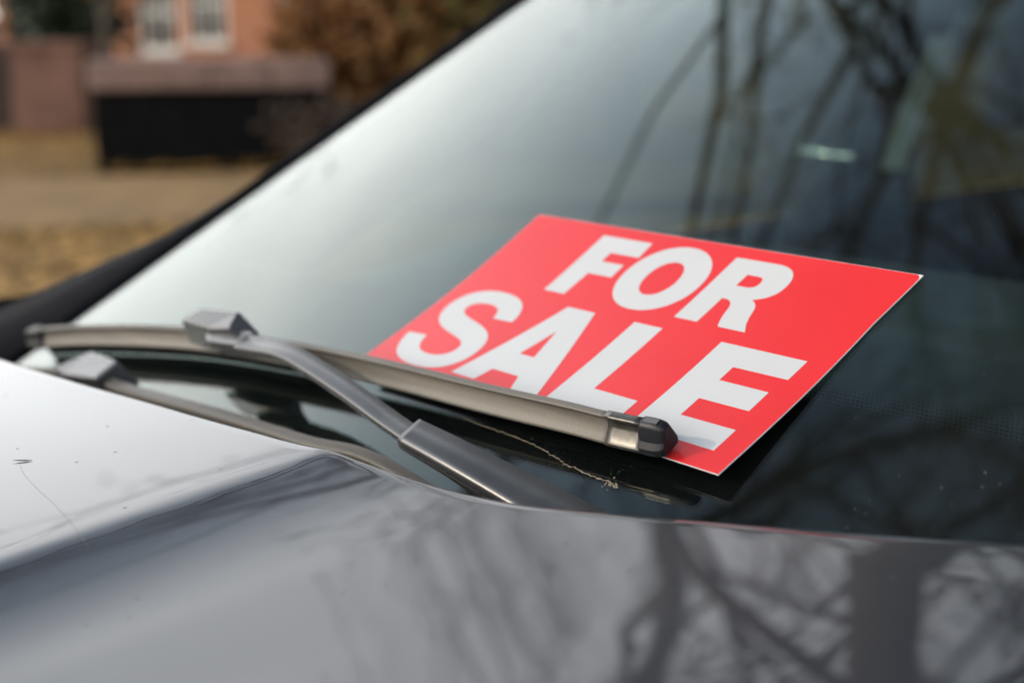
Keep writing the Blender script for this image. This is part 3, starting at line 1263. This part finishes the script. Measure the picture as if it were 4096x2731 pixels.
# ------------------------------------------------------------------ wipers
def blade_frames(path, n):
    P = resample([up_from_eye(p) for p in path], n)
    fr = []
    for i, p in enumerate(P):
        t = (P[min(i + 1, n)] - P[max(i - 1, 0)]).normalized()
        nn = glass_n(p.x)
        f = (-UPV + t * UPV.dot(t)).normalized()
        nn = (nn - t * nn.dot(t)).normalized()
        fr.append((p, t, f, nn))
    return fr


BLADE_PROF = [(-2.4, -.8), (-1.6, .2), (1.4, .2), (2.5, -.5), (.4, -1.5), (.1, -3.4), (1.6, -5.8), (4.2, -8.8), (6.6, -10.8), (7.6, -11.2), (8.1, -12.0), (7.6, -13.4),
              (6.0, -14.6), (2.0, -15.2), (-4.0, -15.2), (-6.0, -13.0), (-4.6, -8.0), (-3.0, -4.0)]


def sweep(frames, prof, scale=1.0, dz=0.0):
    mb = MB()
    rings = []
    for idx, (p, t, f, nn) in enumerate(frames):
        s = scale[idx] if hasattr(scale, '__len__') else scale
        rings.append([p + f * a * s / 1000 + nn * ((b + 7.5) * s - 7.5 + dz) / 1000 for a, b in prof])
    mb.loft(rings)
    return mb


def wiper(loc_pts_blade, n):
    return blade_frames(loc_pts_blade, n)


BL = [(-1.1037, 0.4069, -0.241), (-1.0121, 0.4195, -0.2244), (-0.8832, 0.4343, -0.2064), (-0.7669, 0.442, -0.1965), (-0.6718, 0.4472, -0.1911), (-0.5739, 0.4504, -0.1878), (-0.5081, 0.4535, -0.1852), (-0.4794, 0.4546, -0.1844), (-0.4388, 0.4575, -0.1826)]
w1 = empty('wiper', (-.36, .41, EYE - .24))
w1.parent = car
w1.matrix_parent_inverse = Matrix.Translation(car.location).inverted()
F = blade_frames(BL, 64)
# find where the clips begin
i_cap = next(i for i, f in enumerate(F) if f[0].x > -.4795)
i_end = next(i for i, f in enumerate(F) if f[0].x > -.4590)
blade = sweep(F[1:i_cap + 1], BLADE_PROF).build('blade', blade_rubber, w1, smooth=False)
for p in blade.data.polygons:
    p.use_smooth = len(p.vertices) == 4
bevel(blade, .0004, 1)
def height_over_glass(p):
    q = p - V(0, 0, EYE) - TRp
    return q.dot(GNV) + drop(p.x - XC) - drop(TRp.x - XC)


lipm = MB()
rings = []
for p, t, f, nn in F[1:i_end]:
    reach = height_over_glass(p) * 1000 - (.3 if p.x < -.712 else 7.6 + 3.0 * max(0, (p.x + .712) / -.28))
    reach = max(16.0, reach)
    rings.append([p + f * a / 1000 - nn * b / 1000 for a, b in ((-3.2, 14.6), (3.2, 14.6), (.7, 15.9), (.5, reach), (-.5, reach), (-.7, 15.9))])
lipm.loft(rings)
lipm.build('wiping_lip', black_trim, w1)
fr_cap = blade_frames([F[i_cap][0], F[(i_cap + i_end) // 2][0], F[i_end][0]] if i_end - i_cap > 1 else [F[i_cap][0], F[i_end][0]], 6) if False else None


def sub_frames(x0, x1, n):
    path = [f[0] for f in F]
    tab_y = [(p.x, p.y) for p in path]
    tab_z = [(p.x, p.z) for p in path]
    out = []
    for i in range(n + 1):
        x_ = x0 + (x1 - x0) * i / n
        p = V(x_, lerp_table(tab_y, x_), lerp_table(tab_z, x_))
        t = V(1, (lerp_table(tab_y, x_ + .004) - lerp_table(tab_y, x_ - .004)) / .008, (lerp_table(tab_z, x_ + .004) - lerp_table(tab_z, x_ - .004)) / .008).normalized()
        nn = glass_n(x_)
        f = (-UPV + t * UPV.dot(t)).normalized()
        out.append((p, t, f, (nn - t * nn.dot(t)).normalized()))
    return out


clip_metal = mat('dusty_clip_metal', (0.085, 0.08, 0.072), .30, metallic=.6, noise=.25, scale=300, bump=.03, bump_scale=2500)
CLIP_PROF = [(a * 1.07 + (.25 if a > 0 else -.25), b * 1.03 + .35) for a, b in BLADE_PROF]
CLIP_PROF[4:9] = [(1.6, -2.2), (1.3, -4.4), (2.6, -6.4), (5.0, -8.4), (7.3, -10.6)]
clip = sweep(sub_frames(-.4800, -.4575, 6), CLIP_PROF).build('blade_clip', clip_metal, w1)
for p in clip.data.polygons:
    p.use_smooth = len(p.vertices) == 4
CAP_PROF = [(-4.2, -.6), (-3.0, .9), (1.2, .9), (3.0, -.2), (4.6, -3.5), (6.2, -7.0), (8.6, -9.6), (9.2, -11.6), (8.6, -13.6), (6.4, -15.6), (-5.0, -15.6), (-6.6, -12.0), (-5.4, -6.0)]
cf = sub_frames(-.4590, -.4435, 8)
sc_ = [.90, .99, 1.0, 1.0, 1.0, .99, .96, .90, .74]
capm = sweep(cf, CAP_PROF, sc_)
cap = capm.build('end_cap', mat('black_cap_plastic', (0.012, 0.012, 0.016), .42, spec=.3, noise=.2, scale=300), w1)
bevel(cap, .0008, 2)
# recess on top of the cap
rc = MB()
pr_ = []
for k, (p, t, f, nn) in enumerate(sub_frames(-.4560, -.4475, 3)):
    pr_.append([p + f * a / 1000 + nn * b / 1000 for a, b in ((-2.2, .8), (1.0, .8), (1.0, 1.15), (-2.2, 1.15))])
rc.loft(pr_)
rc.build('cap_latch', mat('grey_latch', (0.10, .10, .105), .4), w1)
# far end cap
fc = sweep(blade_frames(BL, 64)[0:3], CAP_PROF, [.8, 1.0, 1.0]).build('end_cap', black_plastic, w1)


def bar_along(path, widths, thick, name, m, parent, n=48, r_=.0022):
    """flat bar following a path; flange folds its front edge down"""
    pts = resample([up_from_eye(p) for p in path], n)
    wd = resample([(w_, f_, 0) for w_, f_ in widths], n)
    rings = []
    for i, p in enumerate(pts):
        t = (pts[min(i + 1, n)] - pts[max(i - 1, 0)]).normalized()
        nn = glass_n(p.x)
        nn = (nn - t * nn.dot(t)).normalized()
        f = t.cross(nn) * -1
        if f.dot(UPV) > 0:
            f = -f
        w_ = wd[i].x / 2000
        fl = wd[i].y / 1000
        th = thick / 1000
        rings.append([p - f * w_, p + f * (w_ - r_), p + f * (w_ - r_ * .62) - nn * r_ * .08, p + f * (w_ - r_ * .29) - nn * r_ * .29, p + f * (w_ - r_ * .08) - nn * r_ * .62, p + f * w_ - nn * r_, p + f * w_ - nn * (fl + th), p + f * (w_ - .0012) - nn * (fl + th),
                      p + f * (w_ - .0014) - nn * th, p - f * (w_ - .0012) - nn * th, p - f * (w_ - .0012) - nn * (fl * .8 + th), p - f * w_ - nn * (fl * .8 + th)])
    mb = MB()
    mb.loft(rings)
    o = mb.build(name, m, parent, smooth=False)
    for pl in o.data.polygons:
        pl.use_smooth = len(pl.vertices) == 4
    return o


ARM = [(-0.7790, 0.4213, -0.1958), (-0.7619, 0.4222, -0.1944), (-0.722, 0.4218, -0.1922), (-0.6549, 0.4152, -0.1976), (-0.6035, 0.4091, -0.2036), (-0.5772, 0.4059, -0.2061), (-0.560, 0.4055, -0.2076)]
bar_along(ARM, [(13, 2.2), (12.5, 2.2), (12, 2), (11.5, 1.6), (11.5, 1.2)], 2.6, 'arm', arm_paint, w1, n=60)
SLV = [(-0.5775, 0.4062, -0.2051), (-0.5377, 0.4058, -0.2084), (-0.4912, 0.4062, -0.2136), (-0.4581, 0.4066, -0.2176), (-.40, .4068, -.226), (-.35, .407, -.236)]
bar_along(SLV, [(17, 5.0), (18.5, 6.5), (20, 12), (22, 16), (24, 16), (24, 16)], 1.6, 'arm_sleeve', arm_paint, w1, n=60, r_=.0042)


adapter_grey = mat('grey_wiper_plastic', (0.06, 0.06, 0.062), .25, spec=.9, noise=.08, scale=200)


def block(name, top, height, flare, m, parent):
    """solid with a polygon top (points from the lens), sides dropping towards the glass"""
    T = [up_from_eye(p) for p in top]
    c = sum(T, V(0, 0, 0)) / len(T)
    B = []
    for p in T:
        nn = glass_n(p.x)
        B.append(p + (p - c) * flare - nn * height)
    mb = MB()
    mb.loft([B, T])
    o = mb.build(name, m, parent)
    return bevel(o, .0015, 2)


ADAPT_TOP = [(-0.8575, 0.4204, -0.1951), (-0.845, 0.4294, -0.1858), (-0.8002, 0.4331, -0.1816), (-0.7931, 0.4217, -0.1902), (-0.8188, 0.4197, -0.1948)]
ADAPT_PLATE = [(-0.8254, 0.421, -0.1985), (-0.8143, 0.4165, -0.2012), (-0.7775, 0.4188, -0.1978), (-0.7765, 0.4299, -0.1908), (-0.8068, 0.429, -0.1915)]
block('adapter', ADAPT_TOP, .020, .22, adapter_grey, w1)
block('adapter_plate', ADAPT_PLATE, .006, .05, adapter_grey, w1)

w2 = empty('wiper', (-.30, .40, EYE - .25))
w2.parent = car
w2.matrix_parent_inverse = Matrix.Translation(car.location).inverted()
BLOCK2 = [(-0.9716, 0.3762, -0.2418), (-0.9453, 0.3932, -0.2277), (-0.8973, 0.3912, -0.2258), (-0.9025, 0.3769, -0.2368), (-0.9533, 0.3736, -0.2442)]
block('adapter', BLOCK2, .022, .2, adapter_grey, w2)
ARM2 = [(-0.9037, 0.3844, -0.2394), (-0.8638, 0.385, -0.238), (-0.7546, 0.391, -0.2319), (-0.6641, 0.3971, -0.2292), (-0.6071, 0.4054, -0.2278), (-.50, .405, -.240), (-.40, .405, -.25)]
bar_along(ARM2, [(7.5, 4)] * 7, 2.4, 'arm', blade_rubber, w2, n=50)
B2 = [(-1.10, .385, -.268), (-1.0, .392, -.252), (-.9, .3935, -.2425), (-.8, .395, -.238)]
F2 = blade_frames(B2, 24)
sweep(F2, BLADE_PROF).build('blade', blade_rubber, w2)

tag(car, 'silver grey car with a bright bonnet, black wipers and a wide reflective windscreen', 'car')

# hair and speck lying on the bonnet
HAIR = [(-0.6643, 0.2366), (-0.6537, 0.2334), (-0.6378, 0.2299), (-0.6168, 0.2269), (-0.5923, 0.2242), (-0.5697, 0.2209), (-0.5494, 0.2178), (-0.5348, 0.2156)]
hair_pts = []
for (x_, y_) in HAIR:
    hair_pts.append(up_from_eye((x_, y_, bonnet_z(x_, y_) + .0003)))
hm = MB()
hm.tube(resample(hair_pts, 30), .00005, 4)
hair = hm.build('hair', mat('brown_hair', (.24, .21, .18), .5))
tag(hair, 'single fine hair lying on the pale bonnet near the left edge', 'hair')
sd = MB()
sx_, sy_ = HAIR[0]
rs_ = random.Random(4)
spts = [up_from_eye((sx_ + .0032 * k * .64 + rs_.uniform(-.0004, .0004), sy_ + .0032 * k * .77, bonnet_z(sx_, sy_) + .0007)) for k in range(-1, 3)]
sd.tube(spts, [.00008, .00028, .00034, .0001], 6)
tag(sd.build('dry_seed', mat('dry_seed_husk', (.10, .08, .05), .8)), 'tiny dry seed husk at the end of the hair on the bonnet', 'seed')

# ------------------------------------------------------------------ the sign
SO = V(-0.70584395, 0.6047032, -0.12440341)
SU = V(1, 0, 0)
SV = V(0, -0.88596734, -0.46374764)
SN = V(0, -0.46374764, 0.88596734)


def sign_pt(u, v, h=0.0):
    """u right, v down, millimetres from the sign's top left corner"""
    t = max(0.0, min(1.0, v / 162.0))
    w = -3.0 * math.sin(math.pi * t)
    return up_from_eye(SO + SU * u / 1000 + SV * v / 1000 + SN * (w + h) / 1000)


def sign_red():
    m = bpy.data.materials.new('red_gloss_print')
    n, l = nodes_of(m)
    b = n['Principled BSDF']
    tc = n.new('ShaderNodeTexCoord')
    t = n.new('ShaderNodeTexNoise')
    t.inputs['Scale'].default_value = 14
    t.inputs['Detail'].default_value = 4
    l.new(tc.outputs['Object'], t.inputs[0])
    r = n.new('ShaderNodeValToRGB')
    r.color_ramp.elements[0].position = .3
    r.color_ramp.elements[0].color = (0.67, 0.017, 0.019, 1)
    r.color_ramp.elements[1].position = .7
    r.color_ramp.elements[1].color = (0.73, 0.022, 0.024, 1)
    l.new(t.outputs['Fac'], r.inputs[0])
    l.new(r.outputs[0], b.inputs['Base Color'])
    b.inputs['Roughness'].default_value = .32
    return m


red = sign_red()
sign_white = mat('white_print', (0.56, 0.56, 0.56), .35, noise=.015, scale=30)
backing = mat('white_card_edge', (0.74, 0.72, 0.72), .6)
sign = empty('for_sale_sign', sign_pt(147, 158))


def right_u(v):
    return 295.8 - 3.0 * min(1, v / 40.0) + .0 * v


def left_u(v):
    return .6 + 1.6 * (v / 162.0)


NV, NU = 28, 30
top, bot = [], []
for j in range(NV + 1):
    v = 162.3 * j / NV
    top.append([sign_pt(left_u(v) + (right_u(v) - left_u(v)) * i / NU, v, 0) for i in range(NU + 1)])
    bot.append([sign_pt(left_u(v) + (right_u(v) - left_u(v)) * i / NU, v, -.55) for i in range(NU + 1)])
sb = MB()
grid_faces(sb, bot, False)
nv_ = NV + 1
nu_ = NU + 1
base = len(sb.v)
grid_faces(sb, top, True)
for i in range(NU):
    sb.f.append((i, base + i, base + i + 1, i + 1))
    a = NV * nu_ + i
    sb.f.append((a, a + 1, base + a + 1, base + a))
for j in range(NV):
    a = j * nu_
    sb.f.append((a, a + nu_, base + a + nu_, base + a))
    a = j * nu_ + NU
    sb.f.append((a, base + a, base + a + nu_, a + nu_))
board = sb.build('board', backing, sign, weld=False)

# printed red face: a sheet with a rounded corner, so the white card shows at the top right tip
pf = MB()
face = []
for j in range(NV + 1):
    v = .25 + 161.8 * j / NV
    row = []
    for i in range(NU + 1):
        rt = right_u(v) - .25
        if v < 4.0:
            rt -= 4.2 - math.sqrt(max(0, 4.2 ** 2 - (4.2 - v) ** 2))
        row.append(sign_pt(left_u(v) + .2 + (rt - left_u(v) - .2) * i / NU, v, .06))
    face.append(row)
extra = []
for v in (.8, 1.6, 2.6, 3.8):
    row = []
    for i in range(NU + 1):
        rt = right_u(v) - .25 - (4.2 - math.sqrt(max(0, 4.2 ** 2 - (4.2 - min(v, 4.2)) ** 2)))
        row.append(sign_pt(left_u(v) + .2 + (rt - left_u(v) - .2) * i / NU, v, .06))
    extra.append(row)
face = [face[0]] + extra + face[1:]
grid_faces(pf, face, True)
pf.build('red_face', red, sign, smooth=True, weld=False)


def bez(p0, p1, p2, n=8):
    return [(p0[0] * (1 - t) ** 2 + 2 * p1[0] * t * (1 - t) + p2[0] * t * t, p0[1] * (1 - t) ** 2 + 2 * p1[1] * t * (1 - t) + p2[1] * t * t)
            for t in [k / n for k in range(1, n + 1)]]


def qpath(start, segs):
    out = [start]
    cur = start
    for s in segs:
        if len(s) == 1:
            out.append(s[0])
            cur = s[0]
        else:
            out += bez(cur, s[0], s[1])
            cur = s[1]
    return out


def letter(outline, holes=()):
    """flat printed letter, filled and laid on the curved face"""
    cu = bpy.data.curves.new('letter_outline', 'CURVE')
    cu.dimensions = '2D'
    cu.fill_mode = 'FRONT'
    for loop in (outline, *holes):
        sp = cu.splines.new('POLY')
        sp.points.add(len(loop) - 1)
        for q, (a, b) in zip(sp.points, loop):
            q.co = (a, b, 0, 1)
        sp.use_cyclic_u = True
    tmp = bpy.data.objects.new('letter_tmp', cu)
    C.objects.link(tmp)
    dg = bpy.context.evaluated_depsgraph_get()
    me = bpy.data.meshes.new_from_object(tmp.evaluated_get(dg))
    bpy.data.objects.remove(tmp)
    bm = bmesh.new()
    bm.from_mesh(me)
    for k in range(1, 60):                                     # slice so it can follow the bend
        vv = 162.0 * k / 60
        bmesh.ops.bisect_plane(bm, geom=bm.verts[:] + bm.edges[:] + bm.faces[:], plane_co=(0, vv, 0), plane_no=(0, 1, 0))
    for q in bm.verts:
        q.co = sign_pt(q.co.x, q.co.y, .12)
    bmesh.ops.recalc_face_normals(bm, faces=bm.faces)
    bm.normal_update()
    for f_ in bm.faces:
        if f_.normal.dot(SN) < 0:
            f_.normal_flip()
    bm.to_mesh(me)
    bm.free()
    bpy.data.curves.remove(cu)
    me.materials.clear()
    me.materials.append(sign_white)
    o = bpy.data.objects.new('letter', me)
    C.objects.link(o)
    o.parent = sign
    o.matrix_parent_inverse = Matrix.Translation(sign.location).inverted()
    return o


T1, T2, T3, T4 = 9.6, 65.6, 75.4, 149.2
letter([(71.6, T1), (113.6, T1), (114.6, 23.8), (90.6, 23.8), (90.6, 32.2), (109.6, 32.2), (109.8, 44.2), (90.0, 44.2), (89.4, T2), (71.5, T2)])


def oval(cx, cy, rx, ry, e, n=56):
    o = []
    for k in range(n):
        a = 2 * math.pi * k / n
        c, s = math.cos(a), math.sin(a)
        o.append((cx + rx * math.copysign(abs(c) ** e, c), cy + ry * math.copysign(abs(s) ** e, s)))
    return o


letter(oval(145.2, 37.0, 29.6, 29.2, .96), [oval(145.1, 37.2, 11.9, 15.2, .96)])
letter(qpath((180.0, T1), [((211.5, T1),), ((219.5, 10.2), (223.6, 14.6)), ((227.4, 18.8), (227.2, 25.4)), ((227.0, 36.4), (214.6, 40.2)),
                           ((220.6, 42.4), (222.0, 48.2)), ((224.0, 56.8), (226.6, 60.8)), ((229.0, 64.2), (229.4, T2 - .6)), ((210.6, T2 - .6),),
                           ((207.6, 60), (206.4, 52.6)), ((205.4, 43.6), (198.8, 43.2)), ((196.0, 43.2),), ((195.4, T2 - .8),), ((178.6, T2 - .8),)]),
       [qpath((197.2, 21.8), [((205.6, 21.8),), ((210.2, 22.2), (210.0, 26.6)), ((209.8, 31.4), (204.4, 31.6)), ((196.8, 31.6),)])])
# S from its own outline, scaled to its box
S_raw = qpath((74, 477), [((362, 505),), ((388, 360), (467.5, 292)), ((547, 224), (682, 224)), ((825, 224), (897.5, 284.5)), ((970, 345), (970, 426)), ((970, 478), (939.5, 514.5)),
                          ((909, 551), (833, 578)), ((781, 596), (596, 642)), ((358, 701), (262, 787)), ((127, 908), (127, 1082)), ((127, 1194), (190.5, 1291.5)),
                          ((254, 1389), (373.5, 1440)), ((493, 1491), (661, 1491)), ((936, 1491), (1075, 1370.5)), ((1214, 1250), (1221, 1049)), ((925, 1036),),
                          ((906, 1148), (844.5, 1197)), ((783, 1246), (660, 1246)), ((533, 1246), (461, 1194)), ((415, 1161), (415, 1105)), ((415, 1054), (458, 1018)),
                          ((513, 972), (725, 922)), ((937, 872), (1038.5, 818.5)), ((1140, 765), (1197.5, 672)), ((1255, 579), (1255, 442)), ((1255, 317), (1185.5, 208)),
                          ((1116, 99), (989, 46)), ((862, -7), (679, -7)), ((404, -7), (257, 120)), ((110, 247), (74, 477))])
sx0, sx1, sy0, sy1 = 10.8, 78.6, 75.6, 153.6
letter([(sx0 + (a - 74) / (1255 - 74) * (sx1 - sx0), sy1 - (b + 7) / 1498 * (sy1 - sy0)) for a, b in S_raw[:-1]])
letter([(103.0, T3), (126.0, T3), (152.0, T4), (131.0, T4), (126.2, 138.6), (103.6, 138.6), (100.0, T4 + 1), (79.2, T4 + 1)], [[(114.8, 97.0), (120.9, 121.4), (108.4, 121.4)]])
letter([(157.8, T3), (179.4, T3), (180.0, 131.6), (212.4, 131.6), (212.6, T4 - 1), (158.6, T4 - 1)])
letter([(221.9, T3), (278.0, T3), (277.6, 90.9), (242.8, 91.2), (242.8, 102.4), (274.6, 102.3), (274.7, 117.9), (242.8, 118.1), (242.9, 132.4), (278.4, 132.2), (278.7, 148.9), (221.7, 148.9)])
tag(sign, 'red sign reading FOR SALE in white letters, tucked under the wiper blade', 'sign')
